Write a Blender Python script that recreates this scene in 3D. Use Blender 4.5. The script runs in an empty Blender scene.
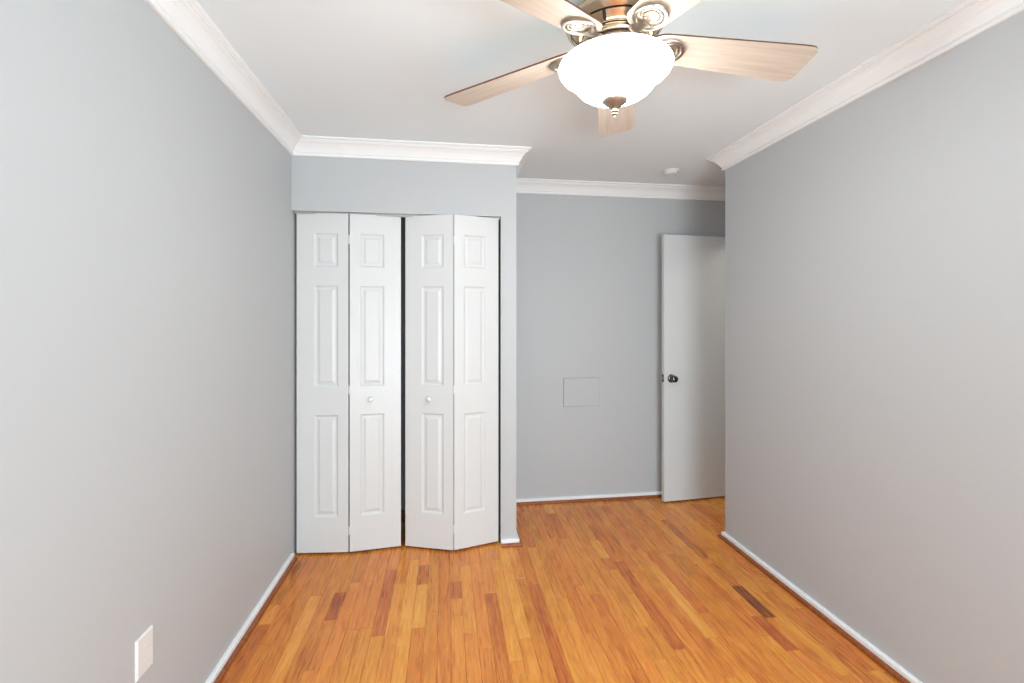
import bpy, bmesh, math, random
from mathutils import Vector, Matrix

SC = bpy.context.scene
C = SC.collection

# ------------------------------------------------------------------ camera
F, YAW, HY, CX = 473.07, 0.1387, 319.46, 512.3
CAMH = 1.37
cd = bpy.data.cameras.new('camera')
cam = bpy.data.objects.new('camera', cd)
C.objects.link(cam)
cam.location = (0, 0, CAMH)
cam.rotation_euler = (math.pi/2, 0, -YAW)
cd.sensor_fit = 'HORIZONTAL'
cd.sensor_width = 36.0
cd.lens = F/1024*36.0
cd.shift_x = -(CX-512)/1024
cd.shift_y = -(341.5-HY)/1024
cd.clip_start = 0.02
SC.camera = cam

# ------------------------------------------------------------------ light and exposure
SC.view_settings.view_transform = 'Standard'
SC.view_settings.look = 'None'
SC.view_settings.gamma = 1
SC.view_settings.use_curve_mapping = False
SC.view_settings.exposure = 0.36
W = bpy.data.worlds.new('daylight')
SC.world = W
W.use_nodes = True
W.node_tree.nodes['Background'].inputs[0].default_value = (0.80, 0.90, 1.0, 1)
W.node_tree.nodes['Background'].inputs[1].default_value = 1.0

def area(name, loc, rot, sx, sy, power, col):
    l = bpy.data.lights.new(name, 'AREA')
    l.shape = 'RECTANGLE'; l.size = sx; l.size_y = sy
    l.energy = power; l.color = col
    o = bpy.data.objects.new(name, l); C.objects.link(o)
    o.location = loc; o.rotation_euler = rot
    return o
# daylight by the unseen rear opening and side window, plus added ceiling fills
area('daylight_rear_opening', (0.75, -2.56, 1.15), (math.pi/2, 0, 0), 1.7, 1.8, 8, (0.78, 0.92, 1.0))
area('ceiling_fill_rear', (0.75, -2.60, .62), (math.radians(118), 0, 0), 1.7, 1.1, 90, (0.80, 0.93, 1.0))  # added lamp tilted up to brighten the ceiling, standing for ground bounce
area('daylight_side_window', (1.92, -1.10, 1.45), (math.pi/2, 0, math.pi/2), 1.4, 1.3, 13, (0.78, 0.92, 1.0))
area('ceiling_fill_side', (1.96, -1.10, 1.30), (math.radians(125), 0, math.pi/2), 1.4, 1.2, 36, (0.80, 0.93, 1.0))  # added uplight for the ceiling at the side window
# the hallway's own ceiling lamp beyond the open door
hl = bpy.data.lights.new('hallway_bulb', 'POINT'); hl.energy = 11; hl.shadow_soft_size = .08; hl.color = (1, .93, .84)
ho = bpy.data.objects.new('hallway_bulb', hl); C.objects.link(ho); ho.location = (2.9, 3.0, 2.2)

# ------------------------------------------------------------------ room dimensions
XL, YC, XC, YB, XR, YR = -0.8754, 2.8512, 0.4228, 3.4727, 1.7294, 2.7478
H, ZH, XJ, CT = 2.3965, 1.9942, 0.3286, 0.11
Y0 = -2.4           # wall behind the camera
XA = 2.27           # wall of the alcove that holds the entry doorway
XH = 3.4            # far side of the hallway

# ------------------------------------------------------------------ materials
def s2l(c):
    return tuple(((v/12.92) if v <= .04045 else ((v+.055)/1.055)**2.4) for v in c)
def pbr(name, col, rough=.5, metal=0, **kw):
    m = bpy.data.materials.new(name); m.use_nodes = True
    b = m.node_tree.nodes['Principled BSDF']
    b.inputs['Base Color'].default_value = (*s2l(col), 1)
    b.inputs['Roughness'].default_value = rough
    b.inputs['Metallic'].default_value = metal
    for k, v in kw.items(): b.inputs[k.replace('_', ' ')].default_value = v
    return m
def noise_bump(m, scale, strength, dist=.001, stretch=(1, 1, 1)):
    nt = m.node_tree; N = nt.nodes; L = nt.links
    tc = N.new('ShaderNodeTexCoord'); mp = N.new('ShaderNodeMapping'); mp.inputs['Scale'].default_value = stretch
    n = N.new('ShaderNodeTexNoise'); n.inputs['Scale'].default_value = scale; n.inputs['Detail'].default_value = 4
    b = N.new('ShaderNodeBump'); b.inputs['Strength'].default_value = strength; b.inputs['Distance'].default_value = dist
    L.new(tc.outputs['Object'], mp.inputs[0]); L.new(mp.outputs[0], n.inputs[0])
    L.new(n.outputs[0], b.inputs['Height']); L.new(b.outputs[0], N['Principled BSDF'].inputs['Normal'])
    return m
M = {}
M['wall'] = noise_bump(pbr('grey_wall_paint', (.730, .739, .745), .55), 220, .12)
M['ceiling'] = noise_bump(pbr('white_ceiling_paint', (.925, .96, .975), .8), 200, .12)
M['trim'] = pbr('white_trim_paint', (.94, .945, .945), .35)
M['door'] = noise_bump(pbr('white_door_paint', (.835, .84, .838), .36), 60, .08, .001, (6, 6, .5))
M['slab'] = noise_bump(pbr('white_slab_door_paint', (.83, .84, .84), .4), 60, .06, .001, (6, 6, .5))
M['plate'] = pbr('white_plastic', (.88, .88, .875), .3)
M['nickel'] = pbr('brushed_nickel', (.70, .66, .62), .34, 1)
M['warm_metal'] = pbr('antique_pewter_brass', (.76, .69, .60), .24, 1)
M['satin'] = pbr('satin_nickel', (.66, .61, .56), .5, 1)
M['chrome'] = pbr('dark_chrome', (.42, .41, .40), .12, 1)
M['track'] = pbr('grey_track_metal', (.72, .72, .71), .4, .6)
M['gap'] = pbr('dark_groove', (.16, .11, .08), .6, .5)

def glass_bowl(name, power):
    m = bpy.data.materials.new(name); m.use_nodes = True
    nt = m.node_tree; N = nt.nodes; L = nt.links
    b = N['Principled BSDF']; b.inputs['Base Color'].default_value = (.95, .93, .88, 1); b.inputs['Roughness'].default_value = .25
    tc = N.new('ShaderNodeTexCoord'); n = N.new('ShaderNodeTexNoise'); n.inputs['Scale'].default_value = 6; n.inputs['Detail'].default_value = 3
    n.inputs['Distortion'].default_value = 1.5
    r = N.new('ShaderNodeValToRGB'); r.color_ramp.elements[0].color = (.93, .95, .93, 1); r.color_ramp.elements[1].color = (.92, .95, .95, 1)
    L.new(tc.outputs['Object'], n.inputs[0]); L.new(n.outputs[0], r.inputs[0])
    L.new(r.outputs[0], b.inputs['Emission Color']); b.inputs['Emission Strength'].default_value = power
    return m
M['bowl'] = glass_bowl('lit_alabaster_glass', 36.0)
M['bowl_inner'] = glass_bowl('inner_face_of_bowl', 5.0)

def floor_mat(name='oak_strip_floor', use_attr=True):
    m = bpy.data.materials.new(name); m.use_nodes = True
    nt = m.node_tree; N = nt.nodes; L = nt.links
    b = N['Principled BSDF']
    def math_(op, a, c=None, clamp=False):
        n = N.new('ShaderNodeMath'); n.operation = op; n.use_clamp = clamp
        for i, v in enumerate((a, c)):
            if v is None: continue
            if isinstance(v, (int, float)): n.inputs[i].default_value = v
            else: L.new(v, n.inputs[i])
        return n.outputs[0]
    tc = N.new('ShaderNodeTexCoord')
    at = N.new('ShaderNodeAttribute'); at.attribute_name = 'board'
    sp = N.new('ShaderNodeSeparateColor'); L.new(at.outputs['Color'], sp.inputs[0])
    tone, seed, hue = sp.outputs[0], sp.outputs[1], sp.outputs[2]
    ramp = N.new('ShaderNodeValToRGB'); cr = ramp.color_ramp
    cols = [(0, (.45, .235, .12)), (.22, (.68, .355, .155)), (.5, (.845, .515, .21)), (.75, (.915, .61, .265)), (1, (.945, .715, .39))]
    cr.elements[0].position = 0; cr.elements[0].color = (*s2l(cols[0][1]), 1)
    cr.elements[1].position = 1; cr.elements[1].color = (*s2l(cols[-1][1]), 1)
    for p, c in cols[1:-1]:
        e = cr.elements.new(p); e.color = (*s2l(c), 1)
    # coordinates moved along by each board's seed so that no two boards share their grain
    off = N.new('ShaderNodeCombineXYZ')
    L.new(math_('MULTIPLY', seed, 37.0), off.inputs[0]); L.new(math_('MULTIPLY', seed, 91.0), off.inputs[1]); L.new(math_('MULTIPLY', seed, 13.0), off.inputs[2])
    add = N.new('ShaderNodeVectorMath'); add.operation = 'ADD'
    L.new(tc.outputs['Object'], add.inputs[0]); L.new(off.outputs[0], add.inputs[1])
    # fine pores
    mp = N.new('ShaderNodeMapping'); mp.inputs['Scale'].default_value = (1, .055, 1); L.new(add.outputs[0], mp.inputs[0])
    n1 = N.new('ShaderNodeTexNoise'); n1.inputs['Scale'].default_value = 210; n1.inputs['Detail'].default_value = 5; L.new(mp.outputs[0], n1.inputs[0])
    # broad streaks and cathedral figure
    mp2 = N.new('ShaderNodeMapping'); mp2.inputs['Scale'].default_value = (1, .09, 1); L.new(add.outputs[0], mp2.inputs[0])
    n2 = N.new('ShaderNodeTexNoise'); n2.inputs['Scale'].default_value = 30; n2.inputs['Detail'].default_value = 4; n2.inputs['Distortion'].default_value = 1.6; L.new(mp2.outputs[0], n2.inputs[0])
    wv = N.new('ShaderNodeTexWave'); wv.wave_type = 'BANDS'; wv.bands_direction = 'X'; wv.inputs['Scale'].default_value = 14
    wv.inputs['Distortion'].default_value = 16; wv.inputs['Detail'].default_value = 2.5; wv.inputs['Detail Scale'].default_value = 1.1
    L.new(mp2.outputs[0], wv.inputs[0])
    # patches of the finish
    n3 = N.new('ShaderNodeTexNoise'); n3.inputs['Scale'].default_value = 3.0; n3.inputs['Detail'].default_value = 3; L.new(tc.outputs['Object'], n3.inputs[0])
    v = math_('ADD', tone, math_('MULTIPLY', math_('SUBTRACT', n1.outputs[0], .5), .80))
    v = math_('ADD', v, math_('MULTIPLY', math_('SUBTRACT', n2.outputs[0], .5), .44))
    v = math_('ADD', v, math_('MULTIPLY', math_('SUBTRACT', wv.outputs[1], .5), .11))
    v = math_('ADD', v, math_('MULTIPLY', math_('SUBTRACT', n3.outputs[0], .5), .30), True)
    L.new(v, ramp.inputs[0])
    hs = N.new('ShaderNodeHueSaturation')
    L.new(math_('ADD', math_('MULTIPLY', math_('SUBTRACT', hue, .5), .012), .5), hs.inputs['Hue'])
    L.new(ramp.outputs[0], hs.inputs['Color'])
    hs.inputs['Saturation'].default_value = 1.0
    L.new(hs.outputs[0], b.inputs['Base Color'])
    rr = math_('ADD', math_('MULTIPLY', n2.outputs[0], .16), .20)
    L.new(rr, b.inputs['Roughness'])
    bp = N.new('ShaderNodeBump'); bp.inputs['Strength'].default_value = .18; bp.inputs['Distance'].default_value = .0006
    L.new(n1.outputs[0], bp.inputs['Height']); L.new(bp.outputs[0], b.inputs['Normal'])
    b.inputs['Specular IOR Level'].default_value = .45
    return m
M['oak'] = floor_mat()

def wood(name, c0, c1, scale, rough, axis=(1, .05, 1)):
    m = bpy.data.materials.new(name); m.use_nodes = True
    nt = m.node_tree; N = nt.nodes; L = nt.links; b = N['Principled BSDF']
    tc = N.new('ShaderNodeTexCoord'); mp = N.new('ShaderNodeMapping'); mp.inputs['Scale'].default_value = axis
    n = N.new('ShaderNodeTexNoise'); n.inputs['Scale'].default_value = scale; n.inputs['Detail'].default_value = 5
    r = N.new('ShaderNodeValToRGB'); r.color_ramp.elements[0].position = .3; r.color_ramp.elements[1].position = .7
    r.color_ramp.elements[0].color = (*s2l(c0), 1); r.color_ramp.elements[1].color = (*s2l(c1), 1)
    L.new(tc.outputs['Object'], mp.inputs[0]); L.new(mp.outputs[0], n.inputs[0]); L.new(n.outputs[0], r.inputs[0]); L.new(r.outputs[0], b.inputs['Base Color'])
    b.inputs['Roughness'].default_value = rough
    return m
M['shoe'] = wood('stained_oak_shoe_moulding', (.46, .23, .11), (.64, .35, .16), 60, .35, (1, 1, 1))
M['blade'] = wood('pale_maple_blade', (.76, .70, .64), (.83, .78, .72), 90, .45, (.05, 1, 1))
M['blade_edge'] = pbr('dark_walnut_edge', (.40, .27, .19), .5)

# ------------------------------------------------------------------ mesh helpers
def link(name, bm, mats, parent=None, smooth=False, loc=None, angle=None):
    me = bpy.data.meshes.new(name)
    bmesh.ops.recalc_face_normals(bm, faces=bm.faces)
    bm.to_mesh(me); bm.free()
    for m in (mats if isinstance(mats, (list, tuple)) else [mats]): me.materials.append(m)
    o = bpy.data.objects.new(name, me); C.objects.link(o)
    if parent: o.parent = parent
    if loc: o.location = loc
    if smooth:
        for p in me.polygons: p.use_smooth = True
        if angle: me.set_sharp_from_angle(angle=math.radians(angle))
    return o
def box(bm, x0, x1, y0, y1, z0, z1):
    vs = [bm.verts.new((x, y, z)) for z in (z0, z1) for x, y in ((x0, y0), (x1, y0), (x1, y1), (x0, y1))]
    for f in ((3, 2, 1, 0), (4, 5, 6, 7), (0, 1, 5, 4), (1, 2, 6, 5), (2, 3, 7, 6), (3, 0, 4, 7)):
        bm.faces.new([vs[i] for i in f])
def bev(o, w=.002, seg=2):
    m = o.modifiers.new('bevel', 'BEVEL'); m.width = w; m.segments = seg; m.limit_method = 'ANGLE'
    return o
def lathe(bm, prof, seg=48, cx=0, cy=0, close=False):
    rings = []
    for r, z in prof:
        if r < 1e-5: rings.append([bm.verts.new((cx, cy, z))])
        else: rings.append([bm.verts.new((cx+r*math.cos(2*math.pi*i/seg), cy+r*math.sin(2*math.pi*i/seg), z)) for i in range(seg)])
    for a, b in zip(rings, rings[1:]):
        for i in range(seg):
            j = (i+1) % seg
            if len(a) == 1 and len(b) == 1: continue
            if len(a) == 1: bm.faces.new((a[0], b[i], b[j]))
            elif len(b) == 1: bm.faces.new((a[i], a[j], b[0]))
            else: bm.faces.new((a[i], a[j], b[j], b[i]))
def empty(name, loc, rz=0):
    o = bpy.data.objects.new(name, None); o.empty_display_size = .1; C.objects.link(o)
    o.location = loc; o.rotation_euler = (0, 0, rz)
    return o
def thing(o, label, cat, group=None):
    o['label'] = label; o['category'] = cat
    if group: o['group'] = group
    return o
def struct(o, label=None):
    o['kind'] = 'structure'
    if label: o['label'] = label
    return o

def sweep(bm, prof, path, k0=0, k1=None):
    """profile (out from wall, height) swept along a wall line; room is to the LEFT of the path direction; corners mitred"""
    n = len(path); rings = []
    P = [Vector(p) for p in path]
    for i in range(n):
        d0 = (P[i]-P[i-1]).normalized() if i > 0 else (P[1]-P[0]).normalized()
        d1 = (P[i+1]-P[i]).normalized() if i < n-1 else d0
        n0 = Vector((-d0.y, d0.x)); n1 = Vector((-d1.y, d1.x))
        mt = n0+n1; mt = mt/(mt.dot(n0))
        rings.append([(P[i].x+mt.x*o, P[i].y+mt.y*o, z) for o, z in prof])
    k1 = n-1 if k1 is None else k1
    rv = [[bm.verts.new(v) for v in r] for r in rings[k0:k1+1]]
    m = len(prof)
    for a, b in zip(rv, rv[1:]):
        for i in range(m):
            j = (i+1) % m
            bm.faces.new((a[i], a[j], b[j], b[i]))
    bm.faces.new(rv[0]); bm.faces.new(list(reversed(rv[-1])))

# ------------------------------------------------------------------ floor of oak strips
rnd = random.Random(11)
bm = bmesh.new()
col = bm.loops.layers.float_color.new('board')
SW = .0572
under = []
overrides = [  # x of strip, y from, y to, tone
    (1.500, 1.99, 2.25, .08), (-.552, 2.25, 2.47, .32), (-.300, 2.11, 2.66, .34), (.031, 2.34, 2.49, .33), (-.150, 2.49, 2.68, .36),
    (1.500, 2.53, 3.06, .30), (-.615, 1.80, 2.46, .72), (-.205, 1.60, 2.75, .72), (.937, 2.20, 2.567, .32), (.95, 1.85, 2.2, .34),
    (.925, 2.62, 2.84, .70), (1.425, 1.78, 2.01, .30), (.28, 1.88, 2.68, .66), (-.826, 1.7, 2.26, .30), (1.12, 1.9, 2.5, .72)]
x = XL-.02
xend = XH+.1
while x < xend:
    xm = x+SW/2
    cuts = []
    y = Y0-.1-rnd.random()*.8
    while y < YB+.02:
        L_ = rnd.choice((.25, .4, .55, .7, .9, 1.1, 1.3))*(0.85+.3*rnd.random())
        cuts.append((y, y+L_, min(1, max(0, rnd.gauss(.52, .07))))); y += L_
    for ox, oy0, oy1, t in overrides:
        if abs(ox-xm) <= SW/2:
            new = []
            for a, b, tt in cuts:
                if b <= oy0 or a >= oy1: new.append((a, b, tt)); continue
                if a < oy0: new.append((a, oy0, tt))
                if b > oy1: new.append((oy1, b, tt))
            new.append((oy0, oy1, t)); cuts = new
    for a, b, t in cuts:
        a = max(a, Y0-.1); b = min(b, YB+.02)
        if b-a < .01: continue
        g = .0005; e = .0012
        seed, hue = rnd.random(), rnd.random()
        top = [bm.verts.new(p) for p in ((x+g+e, a+g+e, 0), (x+SW-g-e, a+g+e, 0), (x+SW-g-e, b-g-e, 0), (x+g+e, b-g-e, 0))]
        bot = [bm.verts.new(p) for p in ((x+g, a+g, -.0012), (x+SW-g, a+g, -.0012), (x+SW-g, b-g, -.0012), (x+g, b-g, -.0012))]
        fs = [bm.faces.new(top)]
        for i in range(4):
            j = (i+1) % 4
            fs.append(bm.faces.new((bot[i], bot[j], top[j], top[i])))
        for f in fs:
            for l in f.loops: l[col] = (t, seed, hue, 1)
    x += SW
# slab underneath the strips
box(bm, XL-.02, XH+.1, Y0-.1, YB+.02, -.06, -.0012)
for f in bm.faces:
    for l in f.loops:
        if l[col][1] in (0, 1): l[col] = (.0, .5, .5, 1)
me = bpy.data.meshes.new('floor'); bm.to_mesh(me); bm.free(); me.materials.append(M['oak'])
fl = bpy.data.objects.new('floor', me); C.objects.link(fl)
struct(fl, 'orange oak strip floor running towards the closet')

# ------------------------------------------------------------------ ceiling and walls
T = .12
bm = bmesh.new(); box(bm, XL-T, XH+T, Y0-T, YB+T, H, H+.1); struct(link('ceiling', bm, M['ceiling']), 'white painted ceiling')
bm = bmesh.new(); box(bm, XL-T, XL, Y0-T, YB+T, -.06, H); struct(link('wall_left', bm, M['wall']), 'light grey wall on the left')
bm = bmesh.new(); box(bm, XL, XH, YB, YB+T, -.06, H); struct(link('wall_back', bm, M['wall']), 'grey wall at the back of the alcove')
# closet front wall: header over the opening and the narrow post right of it, turning back to the rear wall
def prism(bm, pts, z0, z1):
    a = [bm.verts.new((x, y, z0)) for x, y in pts]; b = [bm.verts.new((x, y, z1)) for x, y in pts]
    bm.faces.new(list(reversed(a))); bm.faces.new(b)
    for i in range(len(pts)):
        j = (i+1) % len(pts); bm.faces.new((a[i], a[j], b[j], b[i]))
bm = bmesh.new()
box(bm, XL, XJ, YC, YC+CT, ZH, H)
prism(bm, [(XJ, YC), (XC, YC), (XC, YB), (XC-.09, YB), (XC-.09, YC+CT), (XJ, YC+CT)], 0, H)
struct(link('wall_closet', bm, M['wall']), 'grey wall around the closet opening')
# right wall with the side window opening behind the camera
def wall_with_hole(bm, axis, c0, c1, a0, a1, z0, z1, ha0, ha1, hz0, hz1):
    def bb(p0, p1, q0, q1):
        if axis == 'x': box(bm, c0, c1, p0, p1, q0, q1)
        else: box(bm, p0, p1, c0, c1, q0, q1)
    bb(a0, ha0, z0, z1); bb(ha1, a1, z0, z1)
    if hz0 > z0: bb(ha0, ha1, z0, hz0)
    bb(ha0, ha1, hz1, z1)
bm = bmesh.new()
wall_with_hole(bm, 'x', XR, XR+T, Y0, YR, 0, H, -1.80, -.40, .80, 2.10)
box(bm, XR+T, XA, YR-T, YR, 0, H)
struct(link('wall_right', bm, M['wall']), 'grey wall on the right ending at an outside corner')
bm = bmesh.new(); wall_with_hole(bm, 'y', Y0-T, Y0, XL, XR+T, 0, H, -.15, 1.6, 0, 2.10)
struct(link('wall_rear', bm, M['wall']))
bm = bmesh.new(); wall_with_hole(bm, 'x', XA, XA+T, YR-T, YB, 0, H, YR+.03, 3.40, 0, 2.03)
struct(link('wall_doorway', bm, M['wall']))
bm = bmesh.new(); box(bm, XH, XH+T, 1.6, YB, 0, H); box(bm, XA+T, XH, 1.6-T, 1.6, 0, H); box(bm, XA, XA+T, 1.6, YR-T, 0, H)
struct(link('wall_hallway', bm, M['wall']))
# windows behind the camera: frame, sash bars
def window(name, axis, c, a0, a1, z0, z1):
    bm = bmesh.new(); w = .05
    def bb(p0, p1, q0, q1, d=.03):
        if axis == 'y': box(bm, p0, p1, c-d, c+d, q0, q1)
        else: box(bm, c-d, c+d, p0, p1, q0, q1)
    bb(a0, a0+w, z0, z1); bb(a1-w, a1, z0, z1); bb(a0+w, a1-w, z0, z0+w); bb(a0+w, a1-w, z1-w, z1)
    m = (z0+z1)/2; bb(a0+w, a1-w, m-.02, m+.02, .02)
    return struct(link(name, bm, M['trim']))
window('window_1', 'y', Y0-.06, -.15, 1.6, 0, 2.10)  # unseen opening, made a full-height glass door to brighten the far ceiling
window('window_2', 'x', XR+.06, -1.80, -.40, .80, 2.10)

# ------------------------------------------------------------------ crown moulding, baseboards and shoe moulding
crown = [(0, H-.092), (.010, H-.092), (.0155, H-.088), (.0155, H-.082), (.011, H-.079), (.011, H-.075), (.017, H-.073),
         (.024, H-.060), (.034, H-.044), (.047, H-.030), (.060, H-.022), (.060, H-.0185), (.066, H-.0175), (.066, H-.013), (.073, H-.0105), (.079, H-.007), (.079, H), (0, H)]
# room lies to the left of this path: up the right wall is travelled backwards
path = [(XA, YB), (XC, YB), (XC, YC), (XL, YC), (XL, Y0), (XR, Y0), (XR, YR), (XA, YR)]
labels = ['back', 'closet_side', 'closet', 'left', 'rear', 'right', 'right_return']
full_path = [(p[0], p[1]) for p in path]
for i, nm in enumerate(labels):
    bm = bmesh.new(); sweep(bm, crown, full_path, i, i+1)
    struct(link('trim_%d' % (i+1), bm, M['trim'], smooth=False), 'white crown moulding, %s' % {
        'back': 'on the back wall of the alcove', 'closet_side': 'on the side of the closet', 'closet': 'above the closet doors', 'left': 'along the left wall',
        'rear': 'behind the camera', 'right': 'along the right wall', 'right_return': 'behind the right wall corner'}[nm])
BH, BT, SH, SD = .039, .017, .019, .016
basep = [(0, 0.0005), (BT, 0.0005), (BT, BH-.004), (BT-.003, BH-.001), (BT-.006, BH), (0, BH)]
shoep = [(BT, 0.0005), (BT+SD, 0.0005), (BT+SD, SH*.45), (BT+SD*.85, SH*.75), (BT+SD*.5, SH*.95), (BT, SH)]
def base(name, pth, k0, k1, label=None):
    bm = bmesh.new(); sweep(bm, basep, pth, k0, k1); o = struct(link(name, bm, M['trim']), label)
    bm = bmesh.new(); sweep(bm, shoep, pth, k0, k1); link('shoe_moulding', bm, M['shoe'], o)
    return o
pb = [(XA, YB), (XC, YB), (XC, YC), (XJ, YC)]
base('baseboard_back', pb, 0, 1, 'low white baseboard with brown shoe moulding on the back wall')
base('baseboard_closet', pb, 1, 3, 'low white baseboard wrapping the closet post')
pl = [(XL, YC-.005), (XL, Y0), (XR, Y0), (XR, YR), (XA, YR)]
base('baseboard_left', pl, 0, 1, 'low white baseboard along the left wall')
base('baseboard_rear', pl, 1, 2)
base('baseboard_right', pl, 2, 4, 'low white baseboard along the right wall')
# track in the head of the closet opening
bm = bmesh.new(); box(bm, XL+.006, XJ-.004, YC+.035, YC+.062, ZH-.011, ZH); box(bm, XL+.006, XJ-.004, YC+.030, YC+.067, ZH-.003, ZH)
struct(link('trim_8', bm, M['track']), 'grey metal track for the folding doors')

# ------------------------------------------------------------------ bifold closet doors
LZ0, LZ1, LT = .012, 1.9885, .032
def leaf_bm(w, px0, px1, rows):
    bm = bmesh.new(); h = LZ1-LZ0
    xs = [0, px0, px1, w]; zs = [0]
    for a, b in sorted(rows): zs += [a, b]
    zs.append(h)
    pan = {(1, 2*i+1) for i in range(len(rows))}
    def P(x, y, z): return bm.verts.new((x, y, z))
    grid = [[P(x, 0, z) for z in zs] for x in xs]
    for i in range(3):
        for j in range(len(zs)-1):
            q = [grid[i][j], grid[i+1][j], grid[i+1][j+1], grid[i][j+1]]
            if (i, j) not in pan: bm.faces.new(q); continue
            prev = q; x0, x1, z0, z1 = xs[i], xs[i+1], zs[j], zs[j+1]
            for ins, dep in ((.004, .0035), (.009, .0075), (.013, .0082), (.020, .0075), (.030, .0035), (.033, .0020), (.0335, .0018)):
                cur = [P(x0+ins, dep, z0+ins), P(x1-ins, dep, z0+ins), P(x1-ins, dep, z1-ins), P(x0+ins, dep, z1-ins)]
                for k in range(4):
                    l = (k+1) % 4; bm.faces.new((prev[k], prev[l], cur[l], cur[k]))
                prev = cur
            bm.faces.new(prev)
    # sides and back
    ring_f = [grid[i][0] for i in range(4)] + [grid[3][j] for j in range(1, len(zs))] + [grid[i][-1] for i in (2, 1, 0)] + [grid[0][j] for j in range(len(zs)-2, 0, -1)]
    ring_b = [P(v.co.x, LT, v.co.z) for v in ring_f]
    n = len(ring_f)
    for k in range(n):
        l = (k+1) % n; bm.faces.new((ring_f[k], ring_f[l], ring_b[l], ring_b[k]))
    bm.faces.new(list(reversed(ring_b)))
    return bm
ROWS = [(.205, .800), (.965, 1.555), (1.665, 1.862)]
def bifold(name, pts, label, knob_on):
    root = empty(name, (pts[0][0], pts[0][1], 0)); struct(root, label)
    leaves = []
    for k in range(2):
        p, q = Vector(pts[k]), Vector(pts[k+1]); d = q-p; w = d.length-.009; a = math.atan2(d.y, d.x)
        pw = .137
        x0 = (w-.058-pw) if k == 0 else .058
        o = link('leaf', leaf_bm(w, x0, x0+pw, ROWS), M['door'], root)
        o.location = (p.x-pts[0][0]+.0045*math.cos(a), p.y-pts[0][1]+.0045*math.sin(a), LZ0); o.rotation_euler = (0, 0, a)
        leaves.append((o, w, x0+pw/2))
        if k == knob_on:
            bm = bmesh.new()
            lathe(bm, [(0, 0), (.009, 0), (.0075, .004), (.0065, .010), (.011, .015), (.0145, .020), (.0150, .025), (.0125, .030), (.007, .0325), (0, .033)], 24)
            bmesh.ops.rotate(bm, verts=bm.verts, matrix=Matrix.Rotation(math.pi/2, 3, 'X'))
            kx = w*.40 if k == 1 else w*.53
            link('knob', bm, M['plate'], o, smooth=True, loc=(kx, 0, .888))
    # hinges at the fold
    a, w, _ = leaves[0]
    for z in (.10, .92, 1.80):
        bm = bmesh.new()
        box(bm, -.0032, .0032, .003, .024, 0, .050)
        lathe(bm, [(0, 0), (.0032, 0), (.0032, .050), (0, .050)], 10, 0, .0020)
        link('hinge', bm, M['plate'], a, loc=(w+.0045, 0, z))
    return root
bifold('door_1', [(-.866, 2.897), (-.563, 2.868), (-.265, 2.903)], 'left pair of white raised-panel folding closet doors', 1)
bifold('door_2', [(-.247, 2.903), (.043, 2.803), (.321, 2.885)], 'right pair of white raised-panel folding closet doors, folded further out', 0)

# ------------------------------------------------------------------ entry door standing open in the alcove
A = Vector((1.606, 3.330)); B = Vector((2.215, 3.384)); d = B-A; ang = math.atan2(d.y, d.x); DW = d.length
root = empty('door_3', (A.x, A.y, 0), ang); struct(root, 'plain white slab door standing open in the alcove')
bm = bmesh.new(); box(bm, 0, DW, 0, .035, .012, 2.004)
bev(link('door_slab', bm, M['slab'], root), .0015)
bm = bmesh.new()
kp = [(0, 0), (.031, 0), (.0315, .003), (.029, .008), (.020, .012), (.013, .014), (.0125, .026), (.018, .031), (.0245, .038), (.0265, .047), (.0245, .056), (.017, .062), (.010, .0635), (.009, .062), (0, .062)]
lathe(bm, kp, 36); bmesh.ops.rotate(bm, verts=bm.verts, matrix=Matrix.Rotation(math.pi/2, 3, 'X'))
o = link('door_knob', bm, M['chrome'], root, smooth=True, angle=40, loc=(.058, 0, .930)); o['label'] = 'dark chrome round knob'
bm = bmesh.new(); box(bm, -.0016, 0, .006, .029, .902, .960)
lt = link('latch_plate', bm, M['chrome'], root)
bm = bmesh.new(); box(bm, -.011, -.0016, .012, .023, .922, .940); link('latch_bolt', bm, M['nickel'], lt)
for z in (.25, 1.0, 1.78):
    bm = bmesh.new(); lathe(bm, [(0, 0), (.006, 0), (.006, .09), (0, .09)], 12)
    link('hinge', bm, M['chrome'], root, loc=(DW+.006, .004, z))
# jamb of the doorway
bm = bmesh.new()
y0, y1 = YR+.03, 3.40
box(bm, XA-.012, XA+T+.012, y0, y0+.018, 0, 2.03); box(bm, XA-.012, XA+T+.012, y1-.0, y1+.018, 0, 2.03); box(bm, XA-.012, XA+T+.012, y0, y1+.018, 2.012, 2.03)
struct(link('trim_9', bm, M['trim']))

# ------------------------------------------------------------------ small fittings on walls and ceiling
root = thing(empty('wall_plate', (XL, 1.516, .397)), 'blank white wall plate low on the left wall', 'wall plate')
bm = bmesh.new()
w2, h2 = .038, .058
prof = [(0, 0), (.0, .0035), (.0035, .0062)]
r0 = [bm.verts.new((0, y, z)) for y, z in ((-w2, -h2), (w2, -h2), (w2, h2), (-w2, h2))]
r1 = [bm.verts.new((.0030, y, z)) for y, z in ((-w2, -h2), (w2, -h2), (w2, h2), (-w2, h2))]
k = .004
r2 = [bm.verts.new((.0065, y, z)) for y, z in ((-w2+k, -h2+k), (w2-k, -h2+k), (w2-k, h2-k), (-w2+k, h2-k))]
for a, b in ((r0, r1), (r1, r2)):
    for i in range(4): j = (i+1) % 4; bm.faces.new((a[i], a[j], b[j], b[i]))
bm.faces.new(r2); bm.faces.new(list(reversed(r0)))
link('cover', bm, M['plate'], root)
for z in (-.021, .021):
    bm = bmesh.new(); lathe(bm, [(0, 0), (.0034, 0), (.0030, .0011), (0, .0013)], 16); bmesh.ops.rotate(bm, verts=bm.verts, matrix=Matrix.Rotation(math.pi/2, 3, 'Y'))
    link('screw', bm, M['plate'], root, loc=(.0065, 0, z))

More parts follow.
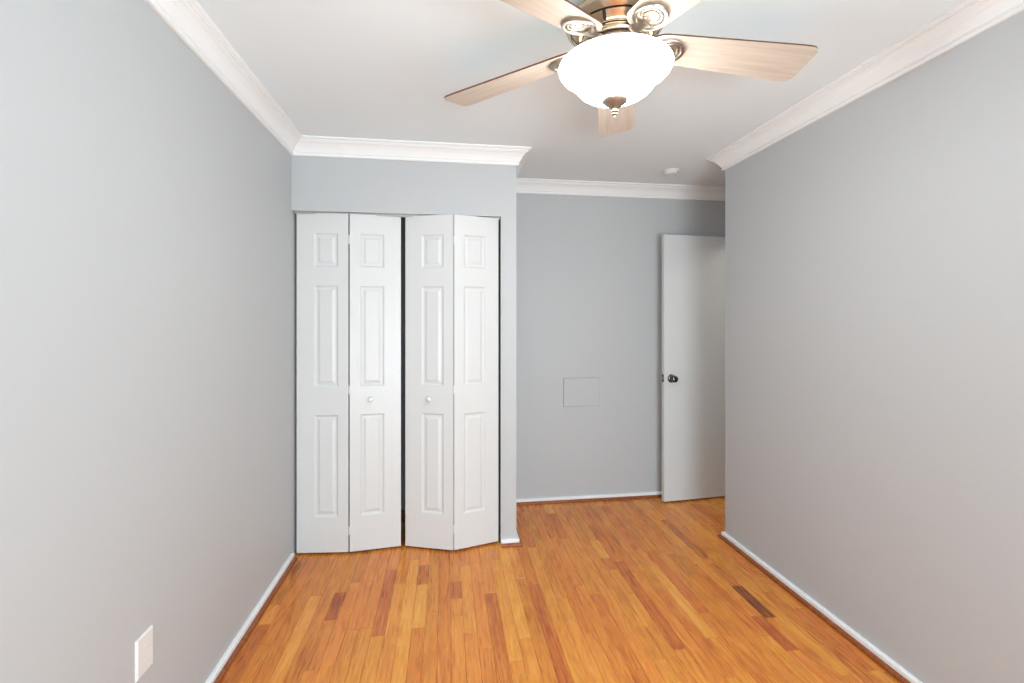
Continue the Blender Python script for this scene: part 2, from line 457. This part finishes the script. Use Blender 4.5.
bm = bmesh.new(); box(bm, .876, 1.150, YB-.008, YB, .716, .927)
ap = bev(link('access_panel', bm, M['wall']), .001)
M['edge_shade'] = pbr('edge_shade_grey', (.60, .60, .60), .8)  # darker grey that paints the shadow line round the access panel
bm = bmesh.new(); box(bm, .8735, 1.1525, YB-.0035, YB, .7135, .9295); link('edge_shade_rim', bm, M['edge_shade'], ap)
thing(ap, 'flat rectangular panel painted grey like the back wall', 'access panel')

bm = bmesh.new()
dz = [(0, 0), (.050, 0), (.052, -.004), (.052, -.011), (.048, -.015), (.046, -.0155), (.045, -.020), (.040, -.025), (.030, -.028), (0, -.029)]
root = thing(empty('smoke_detector', (1.535, 3.075, H)), 'round white smoke detector on the ceiling before the alcove wall', 'smoke detector')
lathe(bm, dz, 40); link('housing', bm, M['plate'], root, smooth=True, angle=35)
bm = bmesh.new(); lathe(bm, [(0, 0), (.006, 0), (.006, -.002), (0, -.0025)], 16); link('test_button', bm, M['trim'], root, loc=(.0, 0, -.029))

# ------------------------------------------------------------------ ceiling fan with light bowl
FX, FY = .5440, 1.4807
fan = thing(empty('ceiling_fan', (FX, FY, H)), 'five-blade ceiling fan with pale wood blades and lit frosted glass bowl', 'ceiling fan')
def z(v): return v-H
# canopy and motor
bm = bmesh.new()
lathe(bm, [(0, z(H)), (.098, z(H)), (.103, z(2.392)), (.103, z(2.372)), (.110, z(2.366)), (.128, z(2.362)), (.145, z(2.354)), (.155, z(2.344)), (.1585, z(2.338)),
           (.1555, z(2.335)), (.1555, z(2.332)), (.159, z(2.330)), (.1595, z(2.325)), (.156, z(2.318)), (.1415, z(2.3025)), (.1385, z(2.3035)), (.1375, z(2.3005)), (.138, z(2.298)), (.125, z(2.281)), (.121, z(2.277)), (.116, z(2.2755)), (.104, z(2.279)), (0, z(2.279))], 80)
for f in bm.faces:        # dark vent slots round the lower flank of the motor
    c_ = f.calc_center_median(); r_ = math.hypot(c_.x, c_.y)
    if .1365 < r_ < .1412 and z(2.298) < c_.z < z(2.3034): f.material_index = 1
    if .122 < r_ < .1365 and z(2.277) < c_.z < z(2.298) and int((math.atan2(c_.y, c_.x)+math.pi)/(2*math.pi)*80+.001) % 8 == 4: f.material_index = 1
motor = link('motor_housing', bm, [M['warm_metal'], M['gap']], fan, smooth=True, angle=35)
bm = bmesh.new()
lathe(bm, [(0, z(2.279)), (.104, z(2.279)), (.1045, z(2.277)), (.107, z(2.275)), (.108, z(2.271)), (.107, z(2.264)), (.104, z(2.260)), (.098, z(2.2595)), (.0965, z(2.2585)), (.0965, z(2.2545)), (.0, z(2.2545))], 48)
for f in bm.faces:
    c_ = f.calc_center_median(); r_ = math.hypot(c_.x, c_.y)
    if .090 < r_ < .0975 or c_.z > z(2.2755): f.material_index = 1
link('rotor_plate', bm, [M['warm_metal'], M['gap']], fan, smooth=True, angle=35)
bm = bmesh.new()
lathe(bm, [(0, z(2.2545)), (.090, z(2.2545)), (.093, z(2.252)), (.093, z(2.246)), (.088, z(2.241)), (.074, z(2.236)), (.072, z(2.222)), (.078, z(2.214)), (.100, z(2.208)), (.135, z(2.202)), (.135, z(2.199)), (0, z(2.199))], 48)
link('switch_housing', bm, M['nickel'], fan, smooth=True, angle=35)
# glass bowl with a little thickness
op = [(.160, 2.195), (.171, 2.1955), (.179, 2.194), (.182, 2.189), (.1805, 2.182), (.174, 2.173), (.161, 2.163), (.149, 2.156), (.140, 2.149), (.134, 2.141), (.127, 2.129), (.116, 2.116), (.099, 2.104), (.076, 2.093), (.048, 2.085), (.020, 2.082), (0, 2.0815)]
inn = [(max(0, r-.004), v+.004) for r, v in reversed(op)]
bm = bmesh.new(); lathe(bm, [(r, z(v)) for r, v in op+inn[:-1]] + [(.157, z(2.197)), (.160, z(2.195))], 64)
bmesh.ops.remove_doubles(bm, verts=bm.verts, dist=.0002)
for f in bm.faces:        # the inner face: its ring of vertices lies higher than the outer one at the same radius
    c_ = f.calc_center_median(); r_ = math.hypot(c_.x, c_.y)
    zo = max((a[1]+(b[1]-a[1])*(r_-a[0])/(b[0]-a[0]) for a, b in zip(op[4:], op[5:]) if min(a[0], b[0]) <= r_ <= max(a[0], b[0])), default=9)
    if zo < 9 and c_.z > z(zo+.0018): f.material_index = 1
link('light_bowl', bm, [M['bowl'], M['bowl_inner']], fan, smooth=True)
bm = bmesh.new()
lathe(bm, [(0, z(2.0880)), (.036, z(2.0880)), (.0415, z(2.0860)), (.042, z(2.0830)), (.038, z(2.0770)), (.028, z(2.0690)), (.019, z(2.0630)), (.013, z(2.0580)), (.0085, z(2.0550)), (.0085, z(2.0530)), (.011, z(2.0505)), (.011, z(2.0475)),
           (.0055, z(2.0450)), (.0055, z(2.0430)), (.009, z(2.0405)), (.0095, z(2.0375)), (.006, z(2.0345)), (.003, z(2.0330)), (.0045, z(2.0305)), (.004, z(2.0275)), (0, z(2.0255))], 32)
f_ = link('finial', bm, M['satin'], fan, smooth=True, angle=50); f_['label'] = 'brushed nickel cap under the bowl'
# blades
def blade_bm():
    bm = bmesh.new(); t = .006
    def hw(r): return .060+(.0815-.060)*min(1, max(0, (r-.15)/.45))
    pts = []; n = 10
    rr = .030
    for i in range(n+1):   # root, rounded
        a = math.pi/2+math.pi/2*0+math.pi*i/n
        pts.append((.160+.058*math.cos(a), hw(.15)*math.sin(a)))
    for r in (.22, .30, .40, .50, .60): pts.append((r, -hw(r)))
    R = .660
    for i in range(7):
        a = -math.pi/2+math.pi/2*i/6; pts.append((R-rr+rr*math.cos(a), -hw(R)+rr+rr*math.sin(a)))
    for i in range(7):
        a = math.pi/2*i/6; pts.append((R-rr+rr*math.cos(a), hw(R)-rr+rr*math.sin(a)))
    for r in (.60, .50, .40, .30, .22): pts.append((r, hw(r)))
    lo = [bm.verts.new((x, y, -t/2)) for x, y in pts]; hi = [bm.verts.new((x, y, t/2)) for x, y in pts]
    bm.faces.new(list(reversed(lo))); bm.faces.new(hi)
    for i in range(len(pts)):
        j = (i+1) % len(pts); f = bm.faces.new((lo[i], lo[j], hi[j], hi[i])); f.material_index = 1
    return bm
def iron_bm():
    """blade iron: curved arm out of the rotor, ending in an open ring with a scrolled plate, under the blade"""
    bm = bmesh.new()
    # ring
    def torus(cx, R1, r1, zc, a0=0, a1=2*math.pi, n=32, m=8, sx=1.0):
        rings = []
        full = abs(a1-a0-2*math.pi) < 1e-6
        for i in range(n if full else n+1):
            a = a0+(a1-a0)*i/n
            rings.append([bm.verts.new((cx+sx*(R1+r1*math.cos(b))*math.cos(a), (R1+r1*math.cos(b))*math.sin(a), zc+r1*.7*math.sin(b))) for b in [2*math.pi*k/m for k in range(m)]])
        cnt = len(rings)
        for i in range(cnt if full else cnt-1):
            A_, B_ = rings[i], rings[(i+1) % cnt]
            for k in range(m):
                l = (k+1) % m; bm.faces.new((A_[k], B_[k], B_[l], A_[l]))
        if not full: bm.faces.new(rings[0]); bm.faces.new(list(reversed(rings[-1])))
    torus(.178, .044, .0065, -.010, sx=1.12)
    torus(.182, .030, .0035, -.009, math.radians(-125), math.radians(125), 24)
    # plate with screws inside the ring
    ring = []
    for a in range(24):
        th = 2*math.pi*a/24
        ring.append((.178+.026*math.cos(th), .022*math.sin(th)))
    lo = [bm.verts.new((x, y, -.010)) for x, y in ring]; hi = [bm.verts.new((x, y, -.0035)) for x, y in ring]
    bm.faces.new(list(reversed(lo))); bm.faces.new(hi)
    for i in range(24): j = (i+1) % 24; bm.faces.new((lo[i], lo[j], hi[j], hi[i]))
    # arm
    st = [(.070, .024, -.004, .008), (.095, .022, -.004, .009), (.115, .020, -.006, .009), (.135, .022, -.007, .008), (.148, .026, -.007, .007)]
    prev = None
    for r, w, zc, hh in st:
        cur = [bm.verts.new(p) for p in ((r, -w, zc-hh*.3), (r, -w*.5, zc-hh), (r, w*.5, zc-hh), (r, w, zc-hh*.3), (r, w*.7, zc), (r, -w*.7, zc))]
        if prev:
            for k in range(6): l = (k+1) % 6; bm.faces.new((prev[k], prev[l], cur[l], cur[k]))
        else: bm.faces.new(cur)
        prev = cur
    bm.faces.new(list(reversed(prev)))
    return bm
def screws_bm():
    bm = bmesh.new()
    for sx, sy in ((.168, .011), (.168, -.011), (.192, 0)):
        lathe(bm, [(0, -.0105), (.0042, -.0105), (.0036, -.0130), (0, -.0138)], 12, sx, sy)
    return bm
PH, BZ, PITCH, DROOP = 1.2108, 2.2711, -.1921, .060
blade0 = iron0 = screw0 = None
for k in range(5):
    a = PH+2*math.pi*k/5
    Mt = Matrix.Rotation(a, 4, 'Z') @ Matrix.Rotation(DROOP, 4, 'Y') @ Matrix.Rotation(PITCH, 4, 'X')
    if k == 0:
        blade0 = link('blade', blade_bm(), [M['blade'], M['blade_edge']], fan)
        iron0 = link('blade_iron', iron_bm(), M['nickel'], fan, smooth=True, angle=40)
        screw0 = link('screws', screws_bm(), M['nickel'], iron0)
        bl, ir, scw = blade0, iron0, screw0
    else:
        bl = blade0.copy(); ir = iron0.copy(); scw = screw0.copy()
        for o in (bl, ir, scw): C.objects.link(o)
        bl.parent = fan; ir.parent = fan; scw.parent = ir
    bl.rotation_euler = Mt.to_euler(); bl.location = (0, 0, z(BZ))
    ir.rotation_euler = Mt.to_euler(); ir.location = (0, 0, z(BZ))
